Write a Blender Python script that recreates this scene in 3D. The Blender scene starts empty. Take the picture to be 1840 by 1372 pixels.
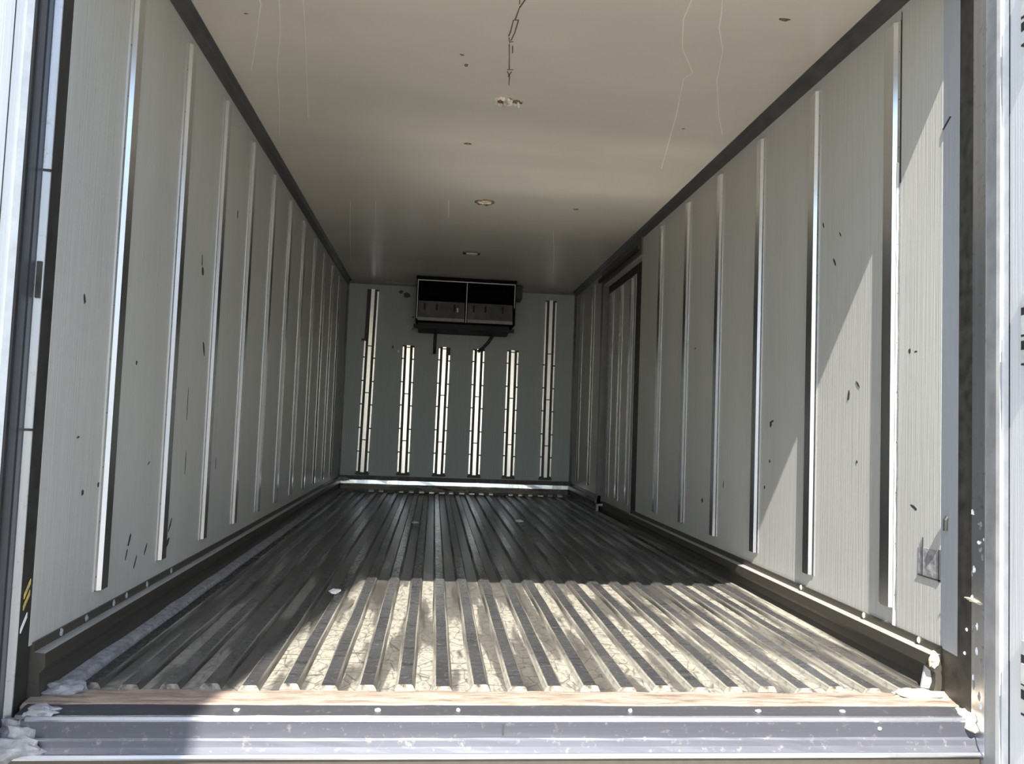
import bpy, bmesh, math, random
from mathutils import Vector, Matrix, noise

S = bpy.context.scene
COL = S.collection
random.seed(7)

# ---------------------------------------------------------------- camera
YAW, PITCH, ROLL = 0.0971, 0.0570, -0.0375
fw = Vector((math.sin(YAW)*math.cos(PITCH), math.cos(YAW)*math.cos(PITCH), math.sin(PITCH)))
rt = Vector((math.cos(YAW), -math.sin(YAW), 0)); up = rt.cross(fw)
r2 = rt*math.cos(ROLL) - up*math.sin(ROLL); u2 = up*math.cos(ROLL) + rt*math.sin(ROLL)
cam = bpy.data.objects.new('camera', bpy.data.cameras.new('camera'))
cam.matrix_world = Matrix(((r2.x, u2.x, -fw.x, -0.2505), (r2.y, u2.y, -fw.y, -2.0282), (r2.z, u2.z, -fw.z, 0.7146), (0, 0, 0, 1)))
cam.data.sensor_width = 36; cam.data.lens = 36*1400/1840; cam.data.clip_start = 0.02
COL.objects.link(cam); S.camera = cam

# ---------------------------------------------------------------- sky, sun, exposure
SUN = Vector((0.15, 1.0, -1.19)).normalized()
world = bpy.data.worlds.new('sky'); S.world = world; world.use_nodes = True
wn = world.node_tree.nodes; wn.clear()
sky = wn.new('ShaderNodeTexSky'); sky.sky_type = 'NISHITA'; sky.sun_disc = False
sky.sun_elevation = math.asin(-SUN.z); sky.sun_rotation = math.atan2(-SUN.x, -SUN.y)
sky.air_density = 1.2; sky.dust_density = 0.8
bg = wn.new('ShaderNodeBackground'); bg.inputs[1].default_value = 0.115
wo = wn.new('ShaderNodeOutputWorld')
world.node_tree.links.new(sky.outputs[0], bg.inputs[0]); world.node_tree.links.new(bg.outputs[0], wo.inputs[0])
sl = bpy.data.lights.new('sun', 'SUN'); sl.energy = 5.6; sl.angle = math.radians(0.53); sl.color = (1.0, 0.96, 0.90)
so = bpy.data.objects.new('sun', sl); COL.objects.link(so)
so.rotation_euler = SUN.to_track_quat('-Z', 'Y').to_euler(); so.location = (-1, -8, 9)
S.view_settings.view_transform = 'Standard'; S.view_settings.look = 'None'
S.view_settings.gamma = 1.0; S.view_settings.use_curve_mapping = False
S.view_settings.exposure = 1.75
S.cycles.max_bounces = 9; S.cycles.diffuse_bounces = 6; S.cycles.glossy_bounces = 4
S.cycles.use_denoising = True
S.cycles.blur_glossy = 0.2
S.cycles.sample_clamp_indirect = 6.0

# ---------------------------------------------------------------- materials
class NT:
    def __init__(s, name):
        s.m = bpy.data.materials.new(name); s.m.use_nodes = True
        s.t = s.m.node_tree; s.b = s.t.nodes['Principled BSDF']
        s.co = s.t.nodes.new('ShaderNodeTexCoord')
    def map(s, scale, coord='Object', rot=(0, 0, 0)):
        n = s.t.nodes.new('ShaderNodeMapping'); n.inputs['Scale'].default_value = scale; n.inputs['Rotation'].default_value = rot
        s.t.links.new(s.co.outputs[coord], n.inputs[0]); return n.outputs[0]
    def noise(s, vec, scale=5, detail=4, rough=0.55):
        n = s.t.nodes.new('ShaderNodeTexNoise'); n.inputs['Scale'].default_value = scale
        n.inputs['Detail'].default_value = detail; n.inputs['Roughness'].default_value = rough
        s.t.links.new(vec, n.inputs['Vector']); return n.outputs['Fac']
    def vor(s, vec, scale, feature='DISTANCE_TO_EDGE'):
        n = s.t.nodes.new('ShaderNodeTexVoronoi'); n.feature = feature; n.inputs['Scale'].default_value = scale
        s.t.links.new(vec, n.inputs['Vector']); return n.outputs['Distance']
    def ramp(s, fac, stops):
        n = s.t.nodes.new('ShaderNodeValToRGB'); r = n.color_ramp
        while len(r.elements) < len(stops): r.elements.new(0.5)
        for e, (p, c) in zip(r.elements, stops):
            e.position = p; e.color = (c if len(c) == 4 else (*c, 1)) if not isinstance(c, (int, float)) else (c, c, c, 1)
        s.t.links.new(fac, n.inputs[0]); return n.outputs[0]
    def mix(s, fac, a, b, mode='MIX'):
        n = s.t.nodes.new('ShaderNodeMix'); n.data_type = 'RGBA'; n.blend_type = mode
        for sock, v in ((n.inputs[0], fac), (n.inputs[6], a), (n.inputs[7], b)):
            if hasattr(v, 'links'): s.t.links.new(v, sock)
            elif isinstance(v, (int, float)): sock.default_value = v
            else: sock.default_value = (*v, 1)
        return n.outputs[2]
    def math(s, op, a, b):
        n = s.t.nodes.new('ShaderNodeMath'); n.operation = op; n.use_clamp = True
        for sock, v in ((n.inputs[0], a), (n.inputs[1], b)):
            if hasattr(v, 'links'): s.t.links.new(v, sock)
            else: sock.default_value = v
        return n.outputs[0]
    def set(s, key, v):
        sock = s.b.inputs[key]
        if hasattr(v, 'links'): s.t.links.new(v, sock)
        elif isinstance(v, (int, float)): sock.default_value = v
        else: sock.default_value = (*v, 1)
    def bump(s, h, strength=0.3, dist=0.002):
        n = s.t.nodes.new('ShaderNodeBump'); n.inputs['Strength'].default_value = strength; n.inputs['Distance'].default_value = dist
        s.t.links.new(h, n.inputs['Height']); s.t.links.new(n.outputs[0], s.b.inputs['Normal'])

def plain(name, col, rough=0.6, metal=0.0, var=0.25, scale=30, bump=0.0, coat=None):
    n = NT(name); f = n.noise(n.map((1, 1, 1)), scale, 5)
    d = tuple(c*(1-var) for c in col); l = tuple(min(1, c*(1+var)) for c in col)
    n.set('Base Color', n.ramp(f, [(0.3, d), (0.7, l)])); n.set('Metallic', metal)
    n.set('Roughness', n.ramp(f, [(0.3, max(0.02, rough-0.08)), (0.7, min(1, rough+0.08))]))
    if bump: n.bump(f, bump, 0.003)
    return n.m

def panel_mat(name, col, rough, spec=0.5, grime=0.5):
    n = NT(name)
    big = n.noise(n.map((1, 1, 0.35)), 1.7, 5)
    grain = n.noise(n.map((160, 160, 2.2)), 1.0, 4, 0.6)
    fine = n.noise(n.map((1, 1, 1)), 60, 5, 0.7)
    c = n.ramp(big, [(0.25, tuple(x*0.88 for x in col)), (0.75, tuple(min(1, x*1.05) for x in col))])
    c = n.mix(n.ramp(grain, [(0.38, 0.34*grime), (0.54, 0.0)]), c, tuple(x*0.55 for x in col))
    c = n.mix(n.ramp(fine, [(0.60, 0.0), (0.74, 0.30*grime)]), c, tuple(x*0.6 for x in col))
    n.set('Base Color', c); n.set('Roughness', n.ramp(big, [(0.2, rough-0.06), (0.8, rough+0.08)]))
    n.set('Specular IOR Level', spec)
    n.bump(n.math('ADD', n.math('MULTIPLY', grain, 0.7), n.math('MULTIPLY', big, 0.6)), 0.38, 0.004)
    return n.m

def metal_mat(name, col, rough, streak=(40, 40, 1.2), grime=(0.08, 0.08, 0.08), amount=0.25, metal=1.0, bumpk=0.12):
    n = NT(name); f = n.noise(n.map(streak), 1.0, 5, 0.6); sp = n.noise(n.map((1, 1, 1)), 45, 5, 0.7)
    c = n.ramp(f, [(0.3, tuple(x*0.8 for x in col)), (0.7, col)])
    c = n.mix(n.ramp(sp, [(0.58, 0.0), (0.72, amount)]), c, grime)
    n.set('Base Color', c); n.set('Metallic', metal)
    n.set('Roughness', n.ramp(f, [(0.3, rough+0.08), (0.7, rough)])); n.bump(f, bumpk, 0.002)
    return n.m

M = {}
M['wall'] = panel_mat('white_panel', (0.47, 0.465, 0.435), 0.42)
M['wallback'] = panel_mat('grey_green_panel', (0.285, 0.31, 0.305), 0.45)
M['jamb'] = panel_mat('grey_jamb', (0.40, 0.42, 0.45), 0.5, grime=0.25)
M['doorpanel'] = panel_mat('door_panel', (0.84, 0.85, 0.86), 0.30, grime=0.2)
M['stud'] = metal_mat('aluminium_stud', (0.90, 0.92, 0.95), 0.20, streak=(6, 6, 1.0), amount=0.08, bumpk=0.03)
M['rail'] = metal_mat('aluminium_rail', (0.88, 0.88, 0.88), 0.20, amount=0.3)
M['chrome'] = metal_mat('steel_angle', (0.70, 0.72, 0.76), 0.30, amount=0.55, grime=(0.25, 0.24, 0.22), metal=0.9)
M['sill'] = metal_mat('sill_aluminium', (0.085, 0.088, 0.105), 0.50, streak=(1.5, 60, 60), amount=0.5, grime=(0.30, 0.27, 0.23), metal=0.5)
M['sillnose'] = metal_mat('sill_nose', (0.86, 0.87, 0.90), 0.3, streak=(2, 60, 60), amount=0.15)
M['kick'] = metal_mat('kick_rail', (0.10, 0.09, 0.075), 0.42, streak=(30, 1.5, 30), amount=0.6, grime=(0.10, 0.075, 0.045), metal=0.55)
M['ledge'] = metal_mat('kick_ledge', (0.62, 0.62, 0.60), 0.38, streak=(30, 1.5, 30), amount=0.5, grime=(0.3, 0.28, 0.25), metal=0.7)
M['cove'] = plain('dark_cove', (0.105, 0.102, 0.098), 0.42, 0.3, 0.2, 12)
M['black'] = plain('black_rubber', (0.022, 0.021, 0.020), 0.55, 0, 0.4, 18, 0.1)
M['dirtyblack'] = plain('dirty_black', (0.045, 0.042, 0.036), 0.6, 0, 0.6, 25, 0.2)
M['gasket'] = metal_mat('gasket_grey', (0.10, 0.105, 0.115), 0.40, amount=0.3, metal=0.3)
M['gasket2'] = plain('gasket_light', (0.34, 0.34, 0.34), 0.5, 0, 0.2, 15)
M['whitebead'] = plain('white_bead', (0.80, 0.82, 0.83), 0.4, 0, 0.1, 20)
M['dark'] = plain('dark_void', (0.006, 0.006, 0.006), 0.9, 0, 0.3); M['dark'].node_tree.nodes['Principled BSDF'].inputs['Specular IOR Level'].default_value = 0.1
M['evap'] = plain('black_housing', (0.008, 0.008, 0.008), 0.5, 0.1, 0.3, 8)
M['evapgrey'] = plain('grey_cover', (0.095, 0.095, 0.09), 0.5, 0.2, 0.35, 9)
M['evapbar'] = plain('grey_bar', (0.48, 0.48, 0.46), 0.4, 0.5, 0.15, 20)
M['foamy'] = plain('old_foam', (0.62, 0.55, 0.46), 0.9, 0, 0.35, 60, 0.6)
M['rust'] = plain('brown_residue', (0.16, 0.10, 0.05), 0.8, 0, 0.5, 70, 0.4)
M['mark'] = plain('dark_mark', (0.03, 0.03, 0.028), 0.8, 0, 0.3)
M['scratch'] = plain('pale_scratch', (0.82, 0.79, 0.70), 0.5, 0, 0.05)
M['crackm'] = plain('crack_line', (0.15, 0.13, 0.09), 0.8, 0, 0.35, 60)
M['lamp'] = plain('lamp_plastic', (0.50, 0.50, 0.48), 0.3, 0, 0.1)
M['tape'] = plain('yellow_tape', (0.55, 0.42, 0.12), 0.5, 0, 0.3)
M['sealant'] = plain('old_sealant', (0.24, 0.235, 0.24), 0.85, 0, 0.4, 40, 0.7)
M['cream'] = plain('cream_sealant', (0.62, 0.54, 0.40), 0.85, 0, 0.3, 50, 0.7)
M['white'] = plain('white_scrap', (0.8, 0.8, 0.76), 0.7, 0, 0.1)
M['hingew'] = plain('hinge_white', (0.80, 0.80, 0.78), 0.4, 0.2, 0.15, 30)
M['shell'] = plain('outer_skin', (0.62, 0.64, 0.66), 0.4, 0, 0.1, 5)

def ceiling_mat():
    n = NT('ceiling_skin'); col = (0.70, 0.645, 0.54)
    big = n.noise(n.map((0.6, 1.4, 1)), 1.2, 3); wav = n.noise(n.map((0.35, 1.6, 1)), 1.0, 2)
    n.set('Base Color', n.ramp(big, [(0.3, tuple(x*0.92 for x in col)), (0.7, tuple(x*1.04 for x in col))]))
    n.set('Roughness', 0.27); n.set('Specular IOR Level', 0.5); n.bump(wav, 0.5, 0.02)
    return n.m
M['ceiling'] = ceiling_mat()

def groove_mat():
    n = NT('floor_groove')
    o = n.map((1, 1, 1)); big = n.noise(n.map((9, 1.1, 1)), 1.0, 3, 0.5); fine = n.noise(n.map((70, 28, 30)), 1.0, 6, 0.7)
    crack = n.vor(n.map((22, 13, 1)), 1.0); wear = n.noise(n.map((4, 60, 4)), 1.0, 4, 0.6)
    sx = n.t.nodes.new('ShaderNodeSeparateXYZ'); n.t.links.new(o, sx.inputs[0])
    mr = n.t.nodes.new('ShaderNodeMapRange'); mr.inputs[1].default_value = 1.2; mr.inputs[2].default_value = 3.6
    mr.inputs[3].default_value = 0.045; mr.inputs[4].default_value = -0.24; n.t.links.new(sx.outputs[1], mr.inputs[0])  # pale cover thins out with depth into the box
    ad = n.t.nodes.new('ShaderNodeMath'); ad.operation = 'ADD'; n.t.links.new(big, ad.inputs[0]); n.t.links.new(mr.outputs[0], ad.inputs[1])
    pale_cover = n.ramp(ad.outputs[0], [(0.40, 0.0), (0.46, 0.18), (0.53, 0.24), (0.57, 1.0)])
    c = n.mix(pale_cover, (0.040, 0.037, 0.033), (0.27, 0.252, 0.208))
    c = n.mix(n.ramp(fine, [(0.36, 0.6), (0.50, 0.0)]), c, (0.05, 0.045, 0.038))
    c = n.mix(n.ramp(wear, [(0.36, 0.6), (0.43, 0.0)]), c, (0.045, 0.04, 0.033))
    c = n.mix(n.ramp(crack, [(0.0, 0.75), (0.035, 0.0)]), c, (0.02, 0.018, 0.015))
    n.set('Base Color', c); n.set('Roughness', 0.30); n.set('IOR', 2.2); n.bump(fine, 0.2, 0.003); return n.m
M['groove'] = groove_mat()

def rib_mat():
    n = NT('floor_rib'); inf = n.t.nodes.new('ShaderNodeObjectInfo')
    comb = n.t.nodes.new('ShaderNodeVectorMath'); comb.operation = 'ADD'
    n.t.links.new(n.map((1, 1, 1)), comb.inputs[0]); 
    off = n.t.nodes.new('ShaderNodeVectorMath'); off.operation = 'SCALE'; off.inputs[0].default_value = (3, 17, 5)
    n.t.links.new(inf.outputs['Random'], off.inputs['Scale']); n.t.links.new(off.outputs[0], comb.inputs[1])
    def mp(sc):
        k = n.t.nodes.new('ShaderNodeMapping'); k.inputs['Scale'].default_value = sc; n.t.links.new(comb.outputs[0], k.inputs[0]); return k.outputs[0]
    cross = n.noise(mp((4, 55, 4)), 1.0, 4, 0.6); fine = n.noise(mp((60, 60, 60)), 1.0, 5, 0.7); big = n.noise(mp((2, 1.6, 1)), 1.0, 4)
    c = n.ramp(big, [(0.35, (0.030, 0.030, 0.031)), (0.6, (0.048, 0.047, 0.047)), (0.75, (0.085, 0.08, 0.07))])
    c = n.mix(n.ramp(cross, [(0.36, 0.6), (0.42, 0.0)]), c, (0.008, 0.008, 0.008))
    c = n.mix(n.ramp(cross, [(0.62, 0.0), (0.72, 0.4)]), c, (0.12, 0.11, 0.10))
    c = n.mix(n.ramp(fine, [(0.58, 0.0), (0.72, 0.45)]), c, (0.16, 0.145, 0.12))
    n.set('Base Color', c); n.set('Roughness', n.ramp(fine, [(0.3, 0.19), (0.7, 0.32)])); n.set('IOR', 2.4); n.bump(cross, 0.12, 0.003); return n.m
M['rib'] = rib_mat()
def edge_mat():
    n = NT('rib_worn_edge'); f = n.noise(n.map((25, 1.3, 30)), 1.0, 4, 0.6); g = n.noise(n.map((60, 40, 60)), 1.0, 4)
    c = n.ramp(f, [(0.36, (0.03, 0.028, 0.025)), (0.48, (0.10, 0.092, 0.078)), (0.60, (0.25, 0.235, 0.195))])
    n.set('Base Color', n.mix(n.ramp(g, [(0.55, 0.0), (0.7, 0.5)]), c, (0.03, 0.028, 0.025))); n.set('Roughness', 0.45); return n.m
M['ribedge'] = edge_mat()
M['ribend'] = plain('rib_end', (0.22, 0.19, 0.15), 0.8, 0, 0.85, 55, 0.5)

def strip_mat():
    n = NT('worn_timber'); f = n.noise(n.map((6, 45, 20)), 1.0, 6, 0.7); g = n.noise(n.map((30, 60, 30)), 1.0, 4)
    c = n.ramp(f, [(0.30, (0.045, 0.038, 0.032)), (0.43, (0.17, 0.125, 0.095)), (0.62, (0.30, 0.235, 0.185))])
    n.set('Base Color', n.mix(n.ramp(g, [(0.62, 0.0), (0.75, 0.6)]), c, (0.08, 0.07, 0.06))); n.set('Roughness', 0.8); n.bump(f, 0.7, 0.008); return n.m
M['timber'] = strip_mat()
M['blackstrip'] = metal_mat('black_sill_strip', (0.055, 0.055, 0.062), 0.45, streak=(3, 70, 30), amount=0.35, grime=(0.2, 0.18, 0.15), metal=0.3)

def ground_mat():
    n = NT('yard_concrete'); f = n.noise(n.map((1, 1, 1)), 1.5, 6); g = n.noise(n.map((1, 1, 1)), 30, 4)
    c = n.ramp(f, [(0.3, (0.17, 0.16, 0.145)), (0.7, (0.25, 0.24, 0.22))]); n.set('Base Color', n.mix(n.ramp(g, [(0.5, 0.0), (0.8, 0.4)]), c, (0.2, 0.19, 0.17)))
    n.set('Roughness', 0.85); return n.m
M['ground'] = ground_mat()

# ---------------------------------------------------------------- geometry helpers
def mk(name, bm, mat, parent=None, smooth=False):
    me = bpy.data.meshes.new(name); bmesh.ops.recalc_face_normals(bm, faces=bm.faces); bm.to_mesh(me); bm.free()
    for m in (mat if isinstance(mat, (list, tuple)) else [mat]): me.materials.append(M[m])
    if smooth:
        for p in me.polygons: p.use_smooth = True
    o = bpy.data.objects.new(name, me); COL.objects.link(o)
    if parent: o.parent = parent
    return o

def bx(bm, x0, x1, y0, y1, z0, z1, mi=0):
    v = [bm.verts.new((x, y, z)) for x in (x0, x1) for y in (y0, y1) for z in (z0, z1)]
    for f in ((0, 1, 3, 2), (4, 6, 7, 5), (0, 4, 5, 1), (2, 3, 7, 6), (0, 2, 6, 4), (1, 5, 7, 3)):
        bm.faces.new([v[i] for i in f]).material_index = mi
    return v

def box(name, ext, mat, parent=None, bevel=0.0):
    bm = bmesh.new(); bx(bm, *ext)
    if bevel: bmesh.ops.bevel(bm, geom=bm.edges[:], offset=bevel, segments=2, affect='EDGES')
    return mk(name, bm, mat, parent)

def boxes(name, exts, mat, parent=None):
    bm = bmesh.new()
    for e in exts: bx(bm, *e)
    return mk(name, bm, mat, parent)

def prism(bm, pts, axis, a, b, n=1, mi=0, jit=0.0, seg_mi=None):
    """extrude a closed 2-D outline along an axis; pts are (u,v) in the two other axes in order x,y,z"""
    rings = []
    for k in range(n+1):
        t = a+(b-a)*k/n; ring = []
        for (u, v) in pts:
            ju, jv = (random.uniform(-jit, jit), random.uniform(-jit, jit)) if jit else (0, 0)
            p = {'x': (t, u+ju, v+jv), 'y': (u+ju, t, v+jv), 'z': (u+ju, v+jv, t)}[axis]
            ring.append(bm.verts.new(p))
        rings.append(ring)
    m = len(pts)
    for k in range(n):
        for i in range(m):
            f = bm.faces.new((rings[k][i], rings[k][(i+1) % m], rings[k+1][(i+1) % m], rings[k+1][i]))
            f.material_index = seg_mi[i] if seg_mi else mi
    for r in (rings[0], rings[-1]):
        f = bm.faces.new(r); f.material_index = mi

def extr(name, pts, axis, a, b, mat, parent=None, n=1, jit=0.0, seg_mi=None):
    bm = bmesh.new(); prism(bm, pts, axis, a, b, n, 0, jit, seg_mi); return mk(name, bm, mat, parent)

def tube(bm, pts, r, seg=8):
    rings = []; P = [Vector(p) for p in pts]
    for i, p in enumerate(P):
        d = (P[min(i+1, len(P)-1)]-P[max(i-1, 0)]).normalized()
        a = d.orthogonal().normalized() if i == 0 else (rings_a - d*rings_a.dot(d)).normalized()
        rings_a = a; b = d.cross(a)
        rings.append([bm.verts.new(p+(a*math.cos(2*math.pi*k/seg)+b*math.sin(2*math.pi*k/seg))*r) for k in range(seg)])
    for i in range(len(rings)-1):
        for k in range(seg):
            bm.faces.new((rings[i][k], rings[i][(k+1) % seg], rings[i+1][(k+1) % seg], rings[i+1][k]))
    bm.faces.new(rings[0]); bm.faces.new(rings[-1])

def lump(name, c, s, mat, parent=None, seed=0, rough=0.35, freq=3.0, sub=3):
    bm = bmesh.new(); bmesh.ops.create_icosphere(bm, subdivisions=sub, radius=1)
    for v in bm.verts:
        k = 1+rough*noise.noise(v.co*freq*0.5+Vector((seed*7.1, seed*3.3, 1)))+0.4*rough*noise.noise(v.co*freq*1.6+Vector((seed, 2, seed)))
        v.co = Vector((c[0]+v.co.x*s[0]*k, c[1]+v.co.y*s[1]*k, c[2]+v.co.z*s[2]*k))
    return mk(name, bm, mat, parent)

def empty(name, loc):
    o = bpy.data.objects.new(name, None); o.location = loc; o.empty_display_size = 0.1; COL.objects.link(o); return o

def tag(o, label, cat, kind=None, group=None):
    o['label'] = label; o['category'] = cat
    if kind: o['kind'] = kind
    if group: o['group'] = group
    return o

def cp(o, parent=None, loc=None):
    c = o.copy(); COL.objects.link(c); c.parent = parent if parent else o.parent
    if loc is not None: c.location = loc
    return c

X, L, HW, HC = 1.22, 6.226, 2.140, 2.185          # half width, depth, wall top, ceiling height (floor = 0)
ZK = 0.135                                        # wall panels start here

# ---------------------------------------------------------------- yard
ground = tag(boxes('ground', [(-40, 40, -60, 40, -1.25, -1.15)], 'ground'), 'sunlit concrete yard around the truck', 'ground', 'structure')

# ---------------------------------------------------------------- floor with ribs
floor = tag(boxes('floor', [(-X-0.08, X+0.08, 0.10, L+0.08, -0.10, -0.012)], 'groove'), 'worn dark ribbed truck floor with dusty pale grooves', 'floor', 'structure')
ribm = []
for v in range(5):
    bm = bmesh.new(); n = 64; w = 0.0215; y0 = 0.15+random.uniform(-0.012, 0.012)
    ys = [y0+(L-0.14-y0)*(k/n)**1.5 for k in range(n+1)]; rings = []
    ph = random.uniform(0, 99)
    for y in ys:
        a = 0.0025*noise.noise(Vector((ph, y*2.3, 0))); h = 0.004+0.0018*noise.noise(Vector((ph+9, y*5, 3)))
        b = 0.0022*noise.noise(Vector((ph+4, y*3.1, 7)))
        rings.append([bm.verts.new(p) for p in ((-w-0.007+a, y, -0.013), (-w+a, y, h-0.003), (-w+0.004+a, y, h), (w-0.004+b, y, h), (w+b, y, h-0.003), (w+0.007+b, y, -0.013))])
    for k in range(n):
        for i in range(5):
            f = bm.faces.new((rings[k][i], rings[k][i+1], rings[k+1][i+1], rings[k+1][i])); f.material_index = 0 if i == 2 else 1
    f = bm.faces.new(rings[0]); f.material_index = 2
    o = mk('floor_rib', bm, ['rib', 'ribedge', 'ribend'], floor); ribm.append(o)
first = ribm[:]
for k in range(-11, 12):
    src = first[(k*7+33) % 5]
    if src is not None and not src.get('_used'):
        src['_used'] = 1; src.location.x = 0.008+0.1025*k
    else:
        c = cp(src, floor); c.location.x = 0.008+0.1025*k
for o in list(bpy.data.objects):
    if '_used' in o: del o['_used']
extr('edge_strip', [(X-0.062, -0.013), (X-0.055, 0.006), (X-0.02, 0.012), (X-0.02, -0.013)], 'y', 0.12, L-0.1, 'ribedge', floor, n=40, jit=0.0015)
extr('edge_strip', [(-X+0.075, -0.013), (-X+0.062, 0.008), (-X+0.02, 0.012), (-X+0.02, -0.013)], 'y', 0.12, L-0.1, 'sealant', floor, n=40, jit=0.0025)

# ---------------------------------------------------------------- side walls
HAT = [(0.0, -0.046), (0.003, -0.046), (0.003, -0.032), (0.0135, -0.023), (0.0135, 0.023), (0.003, 0.032), (0.003, 0.046), (0.0, 0.046)]
def hat_mesh(z0, z1, side):
    bm = bmesh.new(); prism(bm, [(-side*u, v) for u, v in HAT], 'z', z0, z1)
    return bm
def stud(parent, side, y, z0=0.188, z1=2.095, cache={}):
    key = (side, z0, z1)
    if key not in cache:
        o = mk('stud', hat_mesh(z0, z1, side), 'stud'); cache[key] = o
    else:
        o = cp(cache[key])
    o.parent = parent; o.location = (side*X, y, 0); return o
def rivets(parent, side, y, zs, dy=-0.040):
    bm = bmesh.new()
    for z in zs:
        x = side*(X-0.003); r = 0.0045
        bmesh.ops.create_icosphere(bm, subdivisions=1, radius=r, matrix=Matrix.Translation((0, dy, z)))
    o = mk('rivet_row', bm, 'kick', parent); o.location = (0, 0, 0); o['kind'] = 'stuff'; return o

wl = tag(box('wall_left', (-X-0.08, -X, 0.03, L+0.08, ZK-0.005, HC+0.05), 'wall'), 'left truck wall of white panels with vertical aluminium studs', 'wall', 'structure')
for k in range(11):
    s_ = stud(wl, -1, 0.430+0.512*k)
    if k < 4: rivets(s_, -1, 0, [0.23+0.16*i for i in range(12)], -0.040)
wr = tag(boxes('wall_right', [(X, X+0.08, 0.325, 3.53, ZK-0.005, HC+0.05), (X, X+0.08, 4.86, L+0.08, ZK-0.005, HC+0.05), (X, X+0.08, 3.53, 4.86, 2.0, HC+0.05)], 'wall'),
         'right truck wall of white panels with studs and a side door', 'wall', 'structure')
box('front_panel', (X-0.001, X+0.08, 0.113, 0.322, ZK-0.005, HC+0.05), 'wall', wr)
for y in (0.372, 0.907, 1.428, 1.948, 2.480, 3.030, 5.27, 5.85):
    s_ = stud(wr, 1, y)
    if y < 2: rivets(s_, 1, 0, [0.23+0.16*i for i in range(12)], -0.040)
extr('sealant_bead', [(X-0.006, 0.334), (X-0.006, 0.339), (X, 0.342), (X, 0.331)], 'z', ZK, 1.62, 'wall', wr, n=30, jit=0.0008)
extr('seam_gap', [(X-0.0015, 0.320), (X-0.0015, 0.325), (X+0.01, 0.325), (X+0.01, 0.320)], 'z', 1.55, 2.12, 'mark', wr)

# gouges and scuffs on the wall panels: shallow chips
def chip(parent, side, y, z, w, h, ang=0.0, mat='mark', name='gouge', seed=0):
    bm = bmesh.new(); n = 9; rnd = random.Random(seed*13+int(y*1000)); pts = []
    for i in range(n):
        a = 2*math.pi*i/n; k = rnd.uniform(0.65, 1.15)
        u, v = math.cos(a)*w/2*k, math.sin(a)*h/2*k
        pts.append((u*math.cos(ang)-v*math.sin(ang)+y, u*math.sin(ang)+v*math.cos(ang)+z))
    prism(bm, pts, 'x', side*(X+0.003), side*(X-0.0012)); return mk(name, bm, mat, parent)
for i, (y, z, w, h, a) in enumerate([(1.240, 1.301, 0.028, 0.040, 0.1), (1.225, 1.34, 0.010, 0.045, 0.15), (1.318, 0.992, 0.022, 0.07, 0.45), (0.600, 0.876, 0.014, 0.014, 0), (0.219, 0.641, 0.018, 0.006, 0.2),
        (0.270, 0.485, 0.014, 0.018, 0), (0.767, 0.542, 0.03, 0.005, 0.5), (0.636, 0.300, 0.012, 0.05, -0.5), (0.62, 0.26, 0.008, 0.045, -0.4), (0.79, 0.249, 0.010, 0.055, -0.6), (0.70, 0.22, 0.008, 0.05, -0.5),
        (1.03, 0.30, 0.014, 0.06, -0.6), (1.01, 0.235, 0.05, 0.02, 0.6), (0.93, 0.20, 0.035, 0.012, 0.3), (1.727, 1.668, 0.012, 0.05, 0.1), (1.167, 0.526, 0.006, 0.09, 0), (1.15, 0.75, 0.005, 0.14, 0.02), (0.41, 1.70, 0.008, 0.02, 0), (0.37, 0.50, 0.012, 0.014, 0), (0.20, 1.02, 0.012, 0.03, 0.3), (1.60, 0.50, 0.006, 0.06, 0)]):
    chip(wl, -1, y, z, w, h, a, seed=i)
for i, (y, z, w, h, a) in enumerate([(0.738, 1.377, 0.012, 0.045, 0.6), (0.70, 1.472, 0.008, 0.03, 0.5), (0.267, 0.997, 0.018, 0.022, 0), (0.235, 0.992, 0.022, 0.010, 0), (0.626, 0.871, 0.016, 0.055, -0.15), (0.565, 0.908, 0.04, 0.012, -0.7),
        (1.272, 0.767, 0.022, 0.034, 0), (1.255, 0.780, 0.03, 0.012, 0.2), (1.276, 0.605, 0.018, 0.018, 0), (1.323, 0.488, 0.018, 0.020, 0), (0.566, 0.637, 0.014, 0.014, 0), (0.238, 0.513, 0.05, 0.012, -0.4), (0.827, 1.538, 0.010, 0.03, 0.4), (2.124, 0.353, 0.03, 0.03, 0), (1.818, 0.462, 0.008, 0.06, 0), (2.3, 1.2, 0.03, 0.012, 0)]):
    chip(wr, 1, y, z, w*0.85, h*0.85, -a, seed=50+i)
ap = boxes('adhesive_patch', [(X-0.0022, X+0.002, 0.116, 0.214, 0.318, 0.400)], 'sealant', wr)
boxes('patch_edge', [(X-0.004, X, 0.112, 0.118, 0.312, 0.405), (X-0.004, X, 0.190, 0.193, 0.318, 0.43), (X-0.004, X, 0.112, 0.214, 0.315, 0.319)], 'mark', ap)

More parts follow.
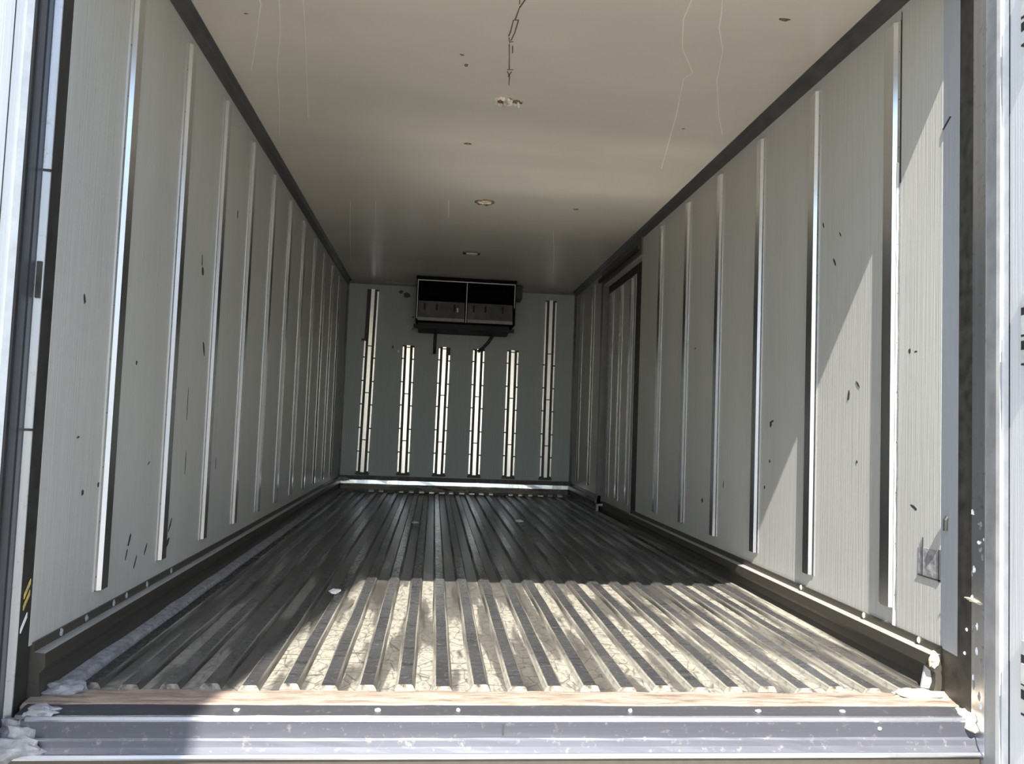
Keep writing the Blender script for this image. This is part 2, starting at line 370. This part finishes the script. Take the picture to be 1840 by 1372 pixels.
# ---------------------------------------------------------------- base rails along the walls
PROF = [(-0.02, ZK), (0.006, ZK), (0.006, 0.112), (0.033, 0.109), (0.035, 0.076), (0.022, 0.060), (0.022, 0.030), (0.034, -0.02), (-0.02, -0.02)]
MI = [0, 0, 1, 0, 0, 0, 0, 0, 0]
bl = tag(extr('baseboard_left', [(-X+u, z) for u, z in PROF], 'y', 0.045, L, ['kick', 'ledge'], seg_mi=MI), 'dark metal kick rail along the foot of the left wall', 'baseboard', 'structure')
brd = tag(extr('baseboard_right', [(X-u, z) for u, z in PROF], 'y', 0.100, 3.60, ['kick', 'ledge'], seg_mi=MI), 'dark metal kick rail along the foot of the right wall', 'baseboard', 'structure')
extr('far_rail', [(X-u, z) for u, z in PROF], 'y', 4.80, L, ['kick', 'ledge'], brd, seg_mi=MI)
bm = bmesh.new()
for p in ((X+0.002, 0.098, 0.08), (X+0.002, 0.098, -0.01), (X-0.045, 0.135, -0.01), (X-0.030, 0.135, 0.07), (X+0.002, 0.104, 0.08), (X+0.002, 0.104, -0.01), (X-0.045, 0.141, -0.01), (X-0.030, 0.141, 0.07)): bm.verts.new(p)
bm.verts.ensure_lookup_table(); v = bm.verts
for f in ((0, 1, 2, 3), (4, 7, 6, 5), (0, 4, 5, 1), (1, 5, 6, 2), (2, 6, 7, 3), (3, 7, 4, 0)): bm.faces.new([v[i] for i in f])
mk('corner_gusset', bm, 'gasket2', brd)
lump('sealant_blob', (X-0.026, 0.104, 0.095), (0.012, 0.014, 0.024), 'cream', brd, 3)
for i, y in enumerate((0.18, 0.33, 0.52, 0.62, 0.80, 1.05)):
    lump('sealant_blob', (-X+0.009, y, 0.126), (0.004, 0.006, 0.010), 'sealant', bl, i, sub=2)
for i, y in enumerate((0.20, 0.50, 0.95)):
    lump('sealant_blob', (X-0.008, y, 0.126), (0.004, 0.007, 0.010), 'cream', brd, i+9, sub=2)

# ---------------------------------------------------------------- ceiling, coves
ceil = tag(box('ceiling', (-X-0.08, X+0.08, -0.05, L+0.08, HC, HC+0.08), 'ceiling'), 'glossy beige truck ceiling with scratches and two foam patches', 'ceiling', 'structure')
for sd, nm, lb in ((-1, 'trim_1', 'dark angled trim where the left wall meets the ceiling'), (1, 'trim_2', 'dark angled trim where the right wall meets the ceiling')):
    tag(extr(nm, [(sd*(X+0.01), HW-0.004), (sd*(X-0.004), HW-0.004), (sd*(X-0.010), HW+0.006), (sd*(X-0.024), HW+0.024), (sd*(X-0.026), HW+0.030), (sd*(X-0.044), HC-0.004), (sd*(X-0.044), HC+0.01), (sd*(X+0.01), HC+0.01)], 'y', -0.05, L+0.05, 'cove'), lb, 'trim', 'structure')
tag(extr('trim_3', [(L+0.01, HC-0.032), (L-0.012, HC-0.032), (L-0.020, HC-0.010), (L-0.022, HC+0.01), (L+0.01, HC+0.01)], 'x', -X, X, 'cove'), 'thin dark trim where the end wall meets the ceiling', 'trim', 'structure')

def strip(name, pts, w, mat, parent, th=0.0012):
    """thin raised strip on the ceiling following points (x,y)"""
    bm = bmesh.new(); P = [Vector((p[0], p[1], 0)) for p in pts]; rows = []
    for i, p in enumerate(P):
        d = (P[min(i+1, len(P)-1)]-P[max(i-1, 0)]).normalized(); q = Vector((-d.y, d.x, 0))*w*0.5*random.uniform(0.6, 1.2)
        rows.append([bm.verts.new((a.x, a.y, z)) for a, z in ((p-q, HC+0.002), (p-q, HC-th), (p+q, HC-th), (p+q, HC+0.002))])
    for i in range(len(rows)-1):
        for k in range(4): bm.faces.new((rows[i][k], rows[i][(k+1) % 4], rows[i+1][(k+1) % 4], rows[i+1][k]))
    bm.faces.new(rows[0]); bm.faces.new(rows[-1]); return mk(name, bm, mat, parent)
for pts in ([(-0.922, 0.60), (-0.93, 0.75), (-1.00, 1.0), (-1.088, 1.302)], [(-0.853, 0.60), (-0.86, 0.72), (-0.90, 0.95), (-0.972, 1.255), (-0.99, 1.35), (-1.03, 1.6), (-1.123, 2.084)], [(-0.76, 0.6), (-0.80, 0.9), (-0.93, 1.8)],
            [(0.555, 0.44), (0.57, 0.60), (0.63, 0.80), (0.74, 1.00), (0.72, 1.06), (0.80, 1.4), (0.95, 2.15)], [(0.66, 0.46), (0.69, 0.55), (0.716, 0.64), (0.745, 0.70), (0.79, 0.80), (0.86, 1.05), (1.00, 1.40), (1.093, 1.603)],
            [(-0.873, 3.207), (-0.93, 3.7), (-1.089, 5.258)], [(-0.704, 3.168), (-0.76, 3.9), (-0.874, 5.456)], [(-0.22, 3.057), (-0.213, 3.474)], [(0.573, 3.681), (0.69, 4.4), (0.811, 5.239)]):
    strip('scratch', pts, 0.0036, 'scratch', ceil)
for pts in ([(-0.010, 0.50), (-0.020, 0.56), (-0.018, 0.60)], [(0.006, 0.50), (-0.002, 0.57), (-0.014, 0.62)], [(-0.014, 0.61), (-0.020, 0.68), (-0.022, 0.705)], [(-0.030, 0.710), (-0.008, 0.706)], [(-0.028, 0.71), (-0.030, 0.79), (-0.034, 0.83)], [(-0.010, 0.71), (-0.014, 0.80), (-0.022, 0.86)],
            [(-0.032, 0.84), (-0.024, 0.88)], [(-0.022, 0.87), (-0.012, 0.868)], [(-0.026, 0.89), (-0.016, 0.99), (-0.006, 1.10)], [(-0.012, 0.90), (-0.006, 0.96)], [(-0.014, 1.105), (0.012, 1.102)], [(-0.012, 1.12), (0.004, 1.17)], [(0.006, 1.12), (-0.004, 1.165), (0.005, 1.18)], [(0.002, 1.18), (0.007, 1.25)]):
    strip('crack', pts, 0.0052, 'crackm', ceil)
# foam torn round two old fixing holes
fr = empty('foam_patch', (0, 0, 0)); fr.parent = ceil
def ring_patch(cx, cy, rx, ry, n, mat, name, parent, seed, arc=(0, 1), th=0.012, w=0.3):
    bm = bmesh.new(); rnd = random.Random(seed); rows = []
    for i in range(n+1):
        a = 2*math.pi*(arc[0]+(arc[1]-arc[0])*i/n); ro = rnd.uniform(0.85, 1.12); ri = ro-w*rnd.uniform(0.7, 1.4); t = th*rnd.uniform(0.4, 1.2)
        rows.append([bm.verts.new((cx+math.cos(a)*rx*r, cy+math.sin(a)*ry*r, z)) for r, z in ((ro, HC+0.002), ((ro*2+ri)/3, HC-t), ((ro+2*ri)/3, HC-t*0.9), (ri, HC+0.002))])
    for i in range(n):
        for k in range(3): bm.faces.new((rows[i][k], rows[i][k+1], rows[i+1][k+1], rows[i+1][k]))
    return mk(name, bm, mat, parent)
ring_patch(0.050, 1.405, 0.045, 0.05, 18, 'foamy', 'foam_rim', fr, 1, (0, 0.62), 0.016, 0.55)
ring_patch(-0.015, 1.420, 0.032, 0.040, 16, 'foamy', 'foam_rim', fr, 2, (0.15, 1.0), 0.014, 0.45)
lump('foam_crumb', (0.020, 1.44, HC-0.004), (0.018, 0.02, 0.008), 'foamy', fr, 4)
ring_patch(-0.015, 1.425, 0.019, 0.022, 12, 'rust', 'foam_hole', fr, 5, (0, 1), 0.004, 0.9)
ring_patch(0.055, 1.415, 0.022, 0.022, 12, 'rust', 'foam_hole', fr, 6, (0, 1), 0.004, 0.9)
fr2 = empty('glue_ring', (0, 0, 0)); fr2.parent = ceil
ring_patch(0.020, 3.04, 0.070, 0.065, 26, 'rust', 'glue_rim', fr2, 7, (0, 1), 0.008, 0.30)
ring_patch(0.020, 3.04, 0.050, 0.045, 22, 'foamy', 'glue_rim', fr2, 8, (0, 1), 0.005, 0.45)
for x, y, a, b in ((-0.204, 1.009, 0.012, 0.012), (-0.183, 1.097, 0.010, 0.02), (-0.141, 1.991, 0.030, 0.02), (0.634, 3.071, 0.024, 0.03), (0.889, 1.578, 0.010, 0.012), (0.920, 0.546, 0.03, 0.015), (-1.0, 0.83, 0.012, 0.006)):
    ring_patch(x, y, a, b, 10, 'rust', 'stain', ceil, int(x*99), (0, 1), 0.001, 0.98)
lampo = empty('ceiling_lamp', (0.004, 4.56, HC)); tag(lampo, 'small flat lamp fixed to the ceiling before the cooling unit', 'lamp')
bm = bmesh.new(); prism(bm, [(-0.075, 0), (0.075, 0), (0.070, -0.012), (-0.070, -0.012)], 'y', -0.045, 0.045); mk('lamp_base', bm, 'cove', lampo)
bm = bmesh.new(); prism(bm, [(-0.050, -0.012), (0.050, -0.012), (0.042, -0.022), (-0.042, -0.022)], 'y', -0.03, 0.03); mk('lamp_lens', bm, 'lamp', lampo)

# ---------------------------------------------------------------- end wall with load rails
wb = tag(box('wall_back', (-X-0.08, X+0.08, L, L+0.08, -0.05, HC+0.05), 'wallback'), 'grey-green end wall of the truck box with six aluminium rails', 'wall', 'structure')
def rail(x, z0, z1, lean=0.0, left_top=None, right_top=None):
    e = empty('load_rail', (x, L, 0)); e.parent = wb; e.rotation_euler = (0, -lean, 0)
    boxes('rail_channel', [(-0.062, 0.062, -0.006, 0.0, z0-0.01, z1)], 'black', e)
    bm = bmesh.new(); prism(bm, [(-0.021, -0.006), (-0.018, -0.026), (0.018, -0.026), (0.021, -0.006)], 'z', z0, z1); mk('center_strip', bm, 'rail', e)
    for s_, t in ((-1, left_top or z1-0.015), (1, right_top or z1-0.02)):
        bm = bmesh.new(); prism(bm, [(s_*0.044, -0.006), (s_*0.045, -0.020), (s_*0.060, -0.020), (s_*0.064, 0.0)], 'z', z0+0.01, t); mk('side_strip', bm, 'rail', e)
    zz = z0+0.21; bm = bmesh.new(); k = 0
    while zz < min(z1, 1.55)-0.05:
        bx(bm, -0.068, -0.040, -0.023, 0, zz, zz+0.012); bx(bm, 0.040, 0.068, -0.023, 0, zz-0.006, zz+0.006)
        if k % 2 == 0: bx(bm, -0.023, 0.023, -0.028, 0, zz+0.12, zz+0.130)
        k += 1; zz += 0.245
    mk('joint_band', bm, 'dirtyblack', e)
    boxes('end_foot', [(-0.070, 0.070, -0.012, 0, z0-0.028, z0-0.004)], 'dirtyblack', e)
    return e
rail(-0.978, 0.185, 2.10, -0.014, 1.55)
rail(-0.555, 0.190, 1.525, 0.0); rail(-0.184, 0.190, 1.525, -0.005, None, 1.44)
rail(0.186, 0.190, 1.52); rail(0.550, 0.188, 1.525); rail(0.943, 0.188, 2.08)
boxes('cap', [(-1.045, -0.985, L-0.03, L, 1.555, 1.575)], 'dirtyblack', wb)
for sd in (-1, 1):
    bm = bmesh.new(); prism(bm, [(sd*X, L-0.030), (sd*(X-0.022), L-0.004), (sd*(X-0.022), L), (sd*X, L)], 'z', 0.14, HC-0.03); mk('corner_angle', bm, 'rail', wb)
for i, (x, z, w, h) in enumerate(((-0.60, 2.06, 0.10, 0.06), (-0.66, 2.09, 0.05, 0.04), (-0.52, 1.83, 0.03, 0.02), (-0.52, 1.70, 0.022, 0.012), (-0.72, 1.50, 0.02, 0.05), (-0.66, 1.46, 0.03, 0.035))):
    bm = bmesh.new(); pts = [(x+math.cos(a)*w/2*random.uniform(.6, 1.1), z+math.sin(a)*h/2*random.uniform(.6, 1.1)) for a in [k*0.785 for k in range(8)]]
    prism(bm, pts, 'y', L-0.0015, L+0.002); mk('smudge', bm, 'dirtyblack' if i != 5 else 'foamy', wb)
bbk = tag(extr('baseboard_back', [(L+0.01, 0.150), (L-0.012, 0.150), (L-0.016, 0.118), (L-0.045, 0.108), (L-0.050, 0.070), (L-0.100, 0.050), (L-0.125, 0.020), (L-0.130, -0.013), (L+0.01, -0.013)], 'x', -X, X, ['rail', 'dirtyblack'], n=24, jit=0.002, seg_mi=[1, 1, 0, 0, 0, 0, 1, 1, 1]), 'bent aluminium gutter along the foot of the end wall', 'baseboard', 'structure')
tb = None
for k in range(-9, 11):
    if k in (-7, 4): continue
    bm = bmesh.new(); prism(bm, [(L-0.122, 0.024), (L-0.150, 0.010), (L-0.156, -0.004), (L-0.125, 0.002)], 'x', -0.024, 0.024+random.uniform(-0.008, 0.012))
    o = mk('gutter_tab', bm, 'rail', bbk); o.location.x = 0.008+0.1025*k+0.05
lump('sealant_blob', (-X+0.06, L-0.07, 0.115), (0.07, 0.03, 0.020), 'sealant', bbk, 2)

# ---------------------------------------------------------------- cooling unit on the end wall
ev = tag(empty('cooling_unit', (0.016, L-0.031, 1.735)), 'black refrigeration evaporator hung high on the end wall', 'cooling unit')
FY = -0.44                                                     # front plane, measured from the wall
bm = bmesh.new()
bx(bm, -0.500, -0.485, FY, 0, 0, 0.430); bx(bm, 0.485, 0.500, FY, 0, 0, 0.430); bx(bm, -0.485, 0.485, FY+0.02, 0, 0.415, 0.430); bx(bm, -0.485, 0.485, -0.02, 0, 0, 0.415); bx(bm, -0.485, 0.485, FY+0.03, -0.02, 0, 0.012); bx(bm, -0.008, 0.008, FY+0.03, -0.02, 0.012, 0.415)
mk('housing', bm, 'dark', ev)
bm = bmesh.new(); prism(bm, [(FY-0.012, 0.428), (0, 0.440), (0, 0.449), (FY-0.012, 0.449)], 'x', -0.505, 0.505); mk('top_lid', bm, 'dark', ev)
bm = bmesh.new(); bx(bm, -0.490, 0.490, FY-0.010, FY, 0.404, 0.412); mk('top_bar', bm, 'evapbar', ev)
for x, a in ((-0.490, 0.02), (0.0, 0.0), (0.484, 0.17)):
    boxes('upright_bar', [(x, x+0.006, FY-0.010, FY, a, 0.405)], 'evapbar', ev)
for x0, x1 in ((-0.478, -0.012), (0.016, 0.474)):
    bm = bmesh.new(); prism(bm, [(FY+0.055, 0.210), (FY+0.062, 0.205), (FY+0.010, 0.010), (FY, 0.010)], 'x', x0, x1); pn = mk('front_cover', bm, 'evapgrey', ev)
    bm = bmesh.new(); prism(bm, [(FY-0.006, 0.002), (FY+0.006, 0.036), (FY+0.001, 0.036), (FY-0.014, 0.002)], 'x', x0, x1); mk('bottom_lip', bm, 'evapbar', pn)
    for k in range(3):
        xx = x0+(x1-x0)*(0.12+0.2*k*(1+0.3*k))
        bm = bmesh.new(); prism(bm, [(FY+0.047, 0.185), (FY+0.050, 0.185), (FY+0.018, 0.050), (FY+0.012, 0.050)], 'x', xx, xx+0.018); mk('cover_slot', bm, 'evap', pn)
boxes('cover_clip', [(-0.090, -0.078, FY+0.010, FY+0.020, 0.105, 0.145)], 'evapbar', ev)
bm = bmesh.new(); prism(bm, [(-0.32, -0.004), (-0.30, -0.055), (-0.04, -0.075), (0.0, -0.075), (0.0, -0.004)], 'x', -0.475, 0.455); mk('drip_tray', bm, 'evap', ev)
for e_ in ((-0.525, -0.47, -0.16, -0.12, -0.045, 0.0), (0.44, 0.53, -0.08, -0.02, -0.03, 0.0)): boxes('tray_bracket', [e_], 'evap', ev)
boxes('side_pipe_cover', [(0.500, 0.585, -0.26, -0.02, 0.30, 0.43)], 'evap', ev)
bm = bmesh.new(); tube(bm, [(-0.295, -0.035, -0.05), (-0.296, -0.03, -0.15), (-0.297, -0.028, -0.29)], 0.016, 10); mk('drain_hose', bm, 'black', ev, True)
bm = bmesh.new(); tube(bm, [(0.318, -0.035, -0.04), (0.300, -0.032, -0.085), (0.262, -0.03, -0.145), (0.215, -0.03, -0.20), (0.160, -0.03, -0.245)], 0.016, 10); mk('drain_hose', bm, 'black', ev, True)

# ---------------------------------------------------------------- side door in the right wall
XD = X+0.045
sd_ = tag(box('door_1', (XD, XD+0.06, 3.50, 4.86, 0.0, 2.03), 'wall'), 'recessed side door in the right wall with three studs', 'door', 'structure')
hb = None
for y in (3.98, 4.32, 4.66):
    bm = hat_mesh(0.14, 1.92, 1); o = mk('stud', bm, 'stud', sd_); o.location = (XD, y, 0)
boxes('door_edge', [(XD-0.010, XD, 3.825, 3.865, 0.085, 1.93)], 'gasket2', sd_)
boxes('recess_shade', [(XD-0.006, XD, 3.60, 3.822, 0.085, 1.935)], 'black', sd_)  # black strip painting the shade inside the recess at its near side
boxes('recess_shade', [(XD-0.006, XD, 3.60, 4.80, 1.935, 2.02)], 'black', sd_)  # black band painting the dark gap between header and door
boxes('bottom_rail', [(XD-0.03, XD, 3.60, 4.80, -0.01, 0.085)], 'kick', sd_)
bm = bmesh.new(); tube(bm, [(XD-0.03, 4.70, 0.06), (XD-0.075, 4.70, 0.06), (XD-0.075, 4.70, 0.005)], 0.014, 8); mk('latch', bm, 'ledge', sd_)
tag(boxes('trim_4', [(X-0.012, X+0.08, 3.515, 4.875, 2.02, HW+0.01), (X-0.012, X+0.08, 4.80, 4.875, 0.0, 2.02), (X+0.002, X+0.08, 3.515, 3.535, 0.0, 2.02)], 'cove'), 'dark metal frame around the side door', 'trim', 'structure')
boxes('rail_track', [(X-0.030, X-0.012, 3.55, 4.95, 2.055, 2.085)], 'black', bpy.data.objects['trim_4'])

# ---------------------------------------------------------------- rear opening: posts, header, threshold
def plan(name, pts, z0, z1, mat, parent=None):
    return extr(name, pts, 'z', z0, z1, mat, parent)
ZB, ZT = -0.30, HC+0.05
pl = tag(plan('trim_5', [(-X-0.001, 0.032), (-X+0.001, -0.025), (-X-0.09, -0.025), (-X-0.09, 0.032)], ZB, ZT, 'black'), 'black left door post of the rear opening', 'trim', 'structure')
plan('steel_angle', [(-X, -0.0255), (-X-0.001, -0.0275), (-X-0.018, -0.0305), (-X-0.022, -0.029), (-X-0.022, -0.0255)], ZB, 2.2, 'chrome', pl)
for y in (0.66, 1.30, 1.86):
    boxes('angle_joint', [(-X-0.018, -X+0.001, -0.0315, -0.026, y, y+0.006)], 'dirtyblack', pl)
boxes('seal_clip', [(-X-0.014, -X-0.003, -0.036, -0.026, 0.985, 1.075)], 'dirtyblack', pl)
ht = empty('hazard_tape', (0, 0, 0)); ht.parent = pl
for k, (y, z) in enumerate(((-0.004, 0.255), (-0.004, 0.228), (-0.010, 0.175))):
    bm = bmesh.new(); v = [bm.verts.new(p) for p in ((-X+0.002, y-0.012, z), (-X+0.002, y+0.014, z+0.032), (-X+0.002, y+0.014, z+0.044), (-X+0.002, y-0.012, z+0.012), (-X+0.004, y-0.012, z), (-X+0.004, y+0.014, z+0.032), (-X+0.004, y+0.014, z+0.044), (-X+0.004, y-0.012, z+0.012))]
    for f in ((0, 1, 2, 3), (7, 6, 5, 4), (0, 4, 5, 1), (1, 5, 6, 2), (2, 6, 7, 3), (3, 7, 4, 0)): bm.faces.new([v[i] for i in f])
    mk('tape_stripe', bm, 'tape' if k < 2 else 'whitebead', ht)

prr = tag(plan('trim_6', [(X-0.0143, 0.0178), (X-0.0246, -0.0511), (X+0.09, -0.0511), (X+0.09, 0.0178)], ZB, ZT, 'dirtyblack'), 'dark right door post of the rear opening', 'trim', 'structure')
plan('jamb_panel', [(X, 0.113), (X-0.0143, 0.0180), (X+0.09, 0.0180), (X+0.09, 0.113)], ZK-0.005, ZT, 'jamb', prr)
plan('jamb_foot', [(X, 0.113), (X-0.0143, 0.0180), (X+0.09, 0.0180), (X+0.09, 0.113)], ZB, ZK-0.005, 'dirtyblack', prr)
plan('steel_angle', [(X-0.0240, -0.0513), (X-0.0315, -0.1110), (X-0.0343, -0.1130), (X-0.0343, -0.1158), (X+0.05, -0.1158), (X+0.05, -0.0513)], ZB, 2.2, 'chrome', prr)
for i in range(22):
    t = random.random(); y = -0.054-0.055*t
    lump('rust_scab', (X-0.0240-0.0070*t, y, 0.02+0.024*i+random.uniform(0, 0.02)), (0.0016, random.uniform(0.003, 0.009), random.uniform(0.004, 0.013)), 'sealant' if i % 3 else 'whitebead', prr, i+20, 0.9, 4, sub=2)
lump('weld_bead', (X-0.027, -0.075, 0.300), (0.005, 0.042, 0.005), 'cream', prr, 77, 0.5, 5)
for i, (y, z) in enumerate(((-0.020, 0.150), (-0.030, 0.215), (-0.085, 0.455))):
    lump('bolt_head', (X-0.0195+0.14*(y+0.02), y, z), (0.004, 0.005, 0.005), 'whitebead', prr, i+40, 0.1, sub=2)
bm = bmesh.new(); tube(bm, [(X-0.006, 0.075, 0.505), (X-0.012, 0.075, 0.495), (X-0.012, 0.075, 0.465)], 0.006, 8); mk('hook', bm, 'black', prr)
bm = bmesh.new(); tube(bm, [(X-0.0008, 0.110, 1.645), (X-0.0075, 0.066, 1.668)], 0.003, 6); mk('gouge', bm, 'mark', prr)

hd = tag(boxes('trim_7', [(-X-0.10, X+0.10, -0.15, -0.05, 2.107, HC+0.10)], 'shell'), 'header beam above the rear door opening', 'trim', 'structure')

# threshold
sill = tag(extr('trim_8', [(0.115, -0.012), (0.110, 0.000), (0.060, 0.004), (0.010, 0.002), (-0.004, -0.006), (-0.004, -0.30), (0.115, -0.30)], 'x', -X+0.005, X-0.005, ['timber'], n=60, jit=0.0022), 'worn timber and aluminium threshold of the rear opening', 'sill', 'structure')
extr('black_strip', [(0.006, -0.004), (0.000, 0.0015), (-0.055, -0.004), (-0.060, -0.012), (0.0, -0.03)], 'x', -X+0.02, X-0.010, 'blackstrip', sill, n=30, jit=0.0008)
extr('nose_bead', [(-0.052, -0.007), (-0.066, -0.004), (-0.073, -0.009), (-0.070, -0.014), (-0.055, -0.016)], 'x', -X+0.05, X-0.012, 'sillnose', sill)
extr('sill_face', [(-0.060, -0.012), (-0.069, -0.013), (-0.069, -0.052), (-0.074, -0.057), (-0.078, -0.070), (-0.092, -0.082), (-0.060, -0.085)], 'x', -X+0.04, X-0.012, 'sill', sill, n=30, jit=0.0006)
extr('lower_bead', [(-0.085, -0.080), (-0.097, -0.080), (-0.104, -0.085), (-0.101, -0.090), (-0.085, -0.092)], 'x', -X+0.02, X-0.012, 'sillnose', sill)
extr('lower_face', [(-0.060, -0.090), (-0.094, -0.091), (-0.098, -0.30), (-0.060, -0.30)], 'x', -X+0.01, X-0.01, 'kick', sill)
extr('wood_inlay', [(-0.096, -0.116), (-0.104, -0.116), (-0.106, -0.16), (-0.098, -0.16)], 'x', -0.42, 0.95, 'cream', sill, n=12, jit=0.001)
boxes('slot', [(-0.052, -0.047, -0.0705, -0.066, -0.046, -0.019)], 'mark', sill)
for i, (x, y, z) in enumerate(((-0.70, -0.030, 0.0), (-0.36, -0.028, 0.0), (0.62, -0.03, 0.0), (0.85, -0.03, 0.0), (0.93, -0.070, -0.030), (0.70, -0.100, -0.115), (0.83, -0.101, -0.115), (0.42, -0.100, -0.115), (0.28, -0.03, 0.0), (-0.16, -0.03, 0.0))):
    lump('screw', (x, y, z), (0.008, 0.006, 0.004) if i < 4 else (0.005, 0.004, 0.005), 'whitebead', sill, i+60, 0.3, sub=2)
lump('sealant_lump', (-X+0.035, -0.045, -0.045), (0.045, 0.035, 0.040), 'sealant', sill, 1, 0.5, 4)
lump('sealant_lump', (-X+0.075, -0.040, -0.004), (0.040, 0.022, 0.014), 'sealant', sill, 2, 0.6, 4)
lump('sealant_lump', (-X+0.020, -0.085, -0.075), (0.075, 0.025, 0.030), 'sealant', sill, 3, 0.5, 4)
lump('sealant_lump', (X-0.030, -0.035, -0.020), (0.030, 0.05, 0.026), 'cream', sill, 4, 0.4, 4)
lump('sealant_lump', (X-0.075, 0.085, 0.004), (0.075, 0.030, 0.012), 'cream', sill, 5, 0.5, 4)
lump('sealant_lump', (-X+0.05, 0.10, 0.004), (0.06, 0.045, 0.018), 'sealant', sill, 6, 0.5, 4)

# ---------------------------------------------------------------- rear doors, both standing open
def door(name, side, dirx, diry, label, ln=1.10):
    hx, hy = (-X-0.020, -0.1235) if side < 0 else (X-0.0334, -0.1766)
    d = Vector((dirx, diry, 0)).normalized(); nrm = Vector((-side, 0, 0)); nrm = (nrm-d*nrm.dot(d)).normalized()
    e = empty(name, (hx, hy, ZB+0.10)); e['kind'] = 'structure'; e['label'] = label; e['category'] = 'door'
    ang = math.atan2(d.y, d.x)
    def slab(nm, t0, t1, o0, o1, z0, z1, mat, par=e):
        bm = bmesh.new(); pts = [d*t0+nrm*o0, d*t1+nrm*o0, d*t1+nrm*o1, d*t0+nrm*o1]
        prism(bm, [(p.x, p.y) for p in pts], 'z', z0-ZB-0.10, z1-ZB-0.10); return mk(nm, bm, mat, par)
    slab('door_panel', 0.0, ln, -0.07, 0.0, ZB+0.1, HC+0.06, 'doorpanel')
    return e, slab
d2, slab = door('door_2', -1, -0.36, -0.933, 'white left rear door standing open beside its black gasket')
slab('door_rib', 0.045, 0.047, 0, 0.0012, ZB+0.12, HC+0.04, 'mark')
slab('edge_cap', 0.0, 0.020, 0, 0.004, ZB+0.1, HC+0.06, 'whitebead')
for a, b, m, o in ((-0.1235, -0.106, 'gasket', -0.020), (-0.106, -0.090, 'black', -0.022), (-0.090, -0.066, 'gasket', -0.018), (-0.066, -0.050, 'black', -0.022), (-0.050, -0.0315, 'gasket', -0.020)):
    g = plan('door_gasket', [(-X+o, a), (-X+o, b), (-X-0.06, b), (-X-0.06, a)], 0, HC+0.06-ZB-0.1, m, d2); g.location = (X+0.020, 0.1235, 0)
d3, slab = door('door_3', 1, -0.115, -0.993, 'pale blue-grey right rear door standing open with three white hinges')
slab('edge_cap', 0.0, 0.027, -0.02, 0.0015, ZB+0.1, HC+0.06, 'whitebead')
slab('edge_line', 0.028, 0.031, 0, 0.0015, ZB+0.1, HC+0.06, 'mark')
g = plan('door_gasket', [(X-0.0330, -0.1160), (X-0.0415, -0.1640), (X-0.0405, -0.1760), (X+0.05, -0.1760), (X+0.05, -0.1160)], 0, HC+0.06-ZB-0.1, 'gasket2', d3); g.location = (-X+0.0334, 0.1766, 0)
for z in (0.165, 1.000, 1.80):
    h = slab('hinge', 0.086, 0.16, 0, 0.006, z-0.085, z+0.085, 'hingew')
    slab('hinge_pin', 0.090, 0.16, 0.006, 0.010, z-0.015, z+0.032, 'hingew', h)
    for a, b in ((-0.090, -0.085), (-0.052, -0.030), (0.030, 0.052), (-0.020, -0.012)):
        slab('hinge_knuckle', 0.085, 0.16, 0.0, 0.0072, z+a, z+b, 'mark', h)

# outer skin so that light only enters through the rear opening
tag(boxes('roof', [(-X-0.10, X+0.10, -0.05, L+0.10, HC+0.08, HC+0.11)], 'shell'), 'outer roof skin of the truck box', 'roof', 'structure')

# ---------------------------------------------------------------- unseen column, added to throw shade over the left of the opening
col_ = tag(box('shade_column', (-1.70, -1.285, -3.42, -3.0, -1.15, 6.6), 'ground', None, 0.015), 'unseen concrete column added to shade the left of the opening', 'column', 'structure')
boxes('shade_column_base', [(-1.76, -1.22, -3.49, -2.93, -1.15, -1.0)], 'ground', col_)

# ---------------------------------------------------------------- litter on the floor
tag(lump('paper_scrap', (-0.630, 1.28, 0.010), (0.020, 0.030, 0.008), 'white', None, 1, 0.5), 'white scrap at the left corner of the sunlit floor', 'scrap')
tag(lump('paper_scrap', (0.415, 3.83, 0.010), (0.030, 0.06, 0.007), 'white', None, 2, 0.6), 'white scrap on the shaded floor, right of the middle', 'scrap')
tag(lump('paper_scrap', (-0.36, 3.60, 0.010), (0.024, 0.05, 0.006), 'foamy', None, 3, 0.6), 'small pale scrap on the shaded floor, left of the middle', 'scrap')
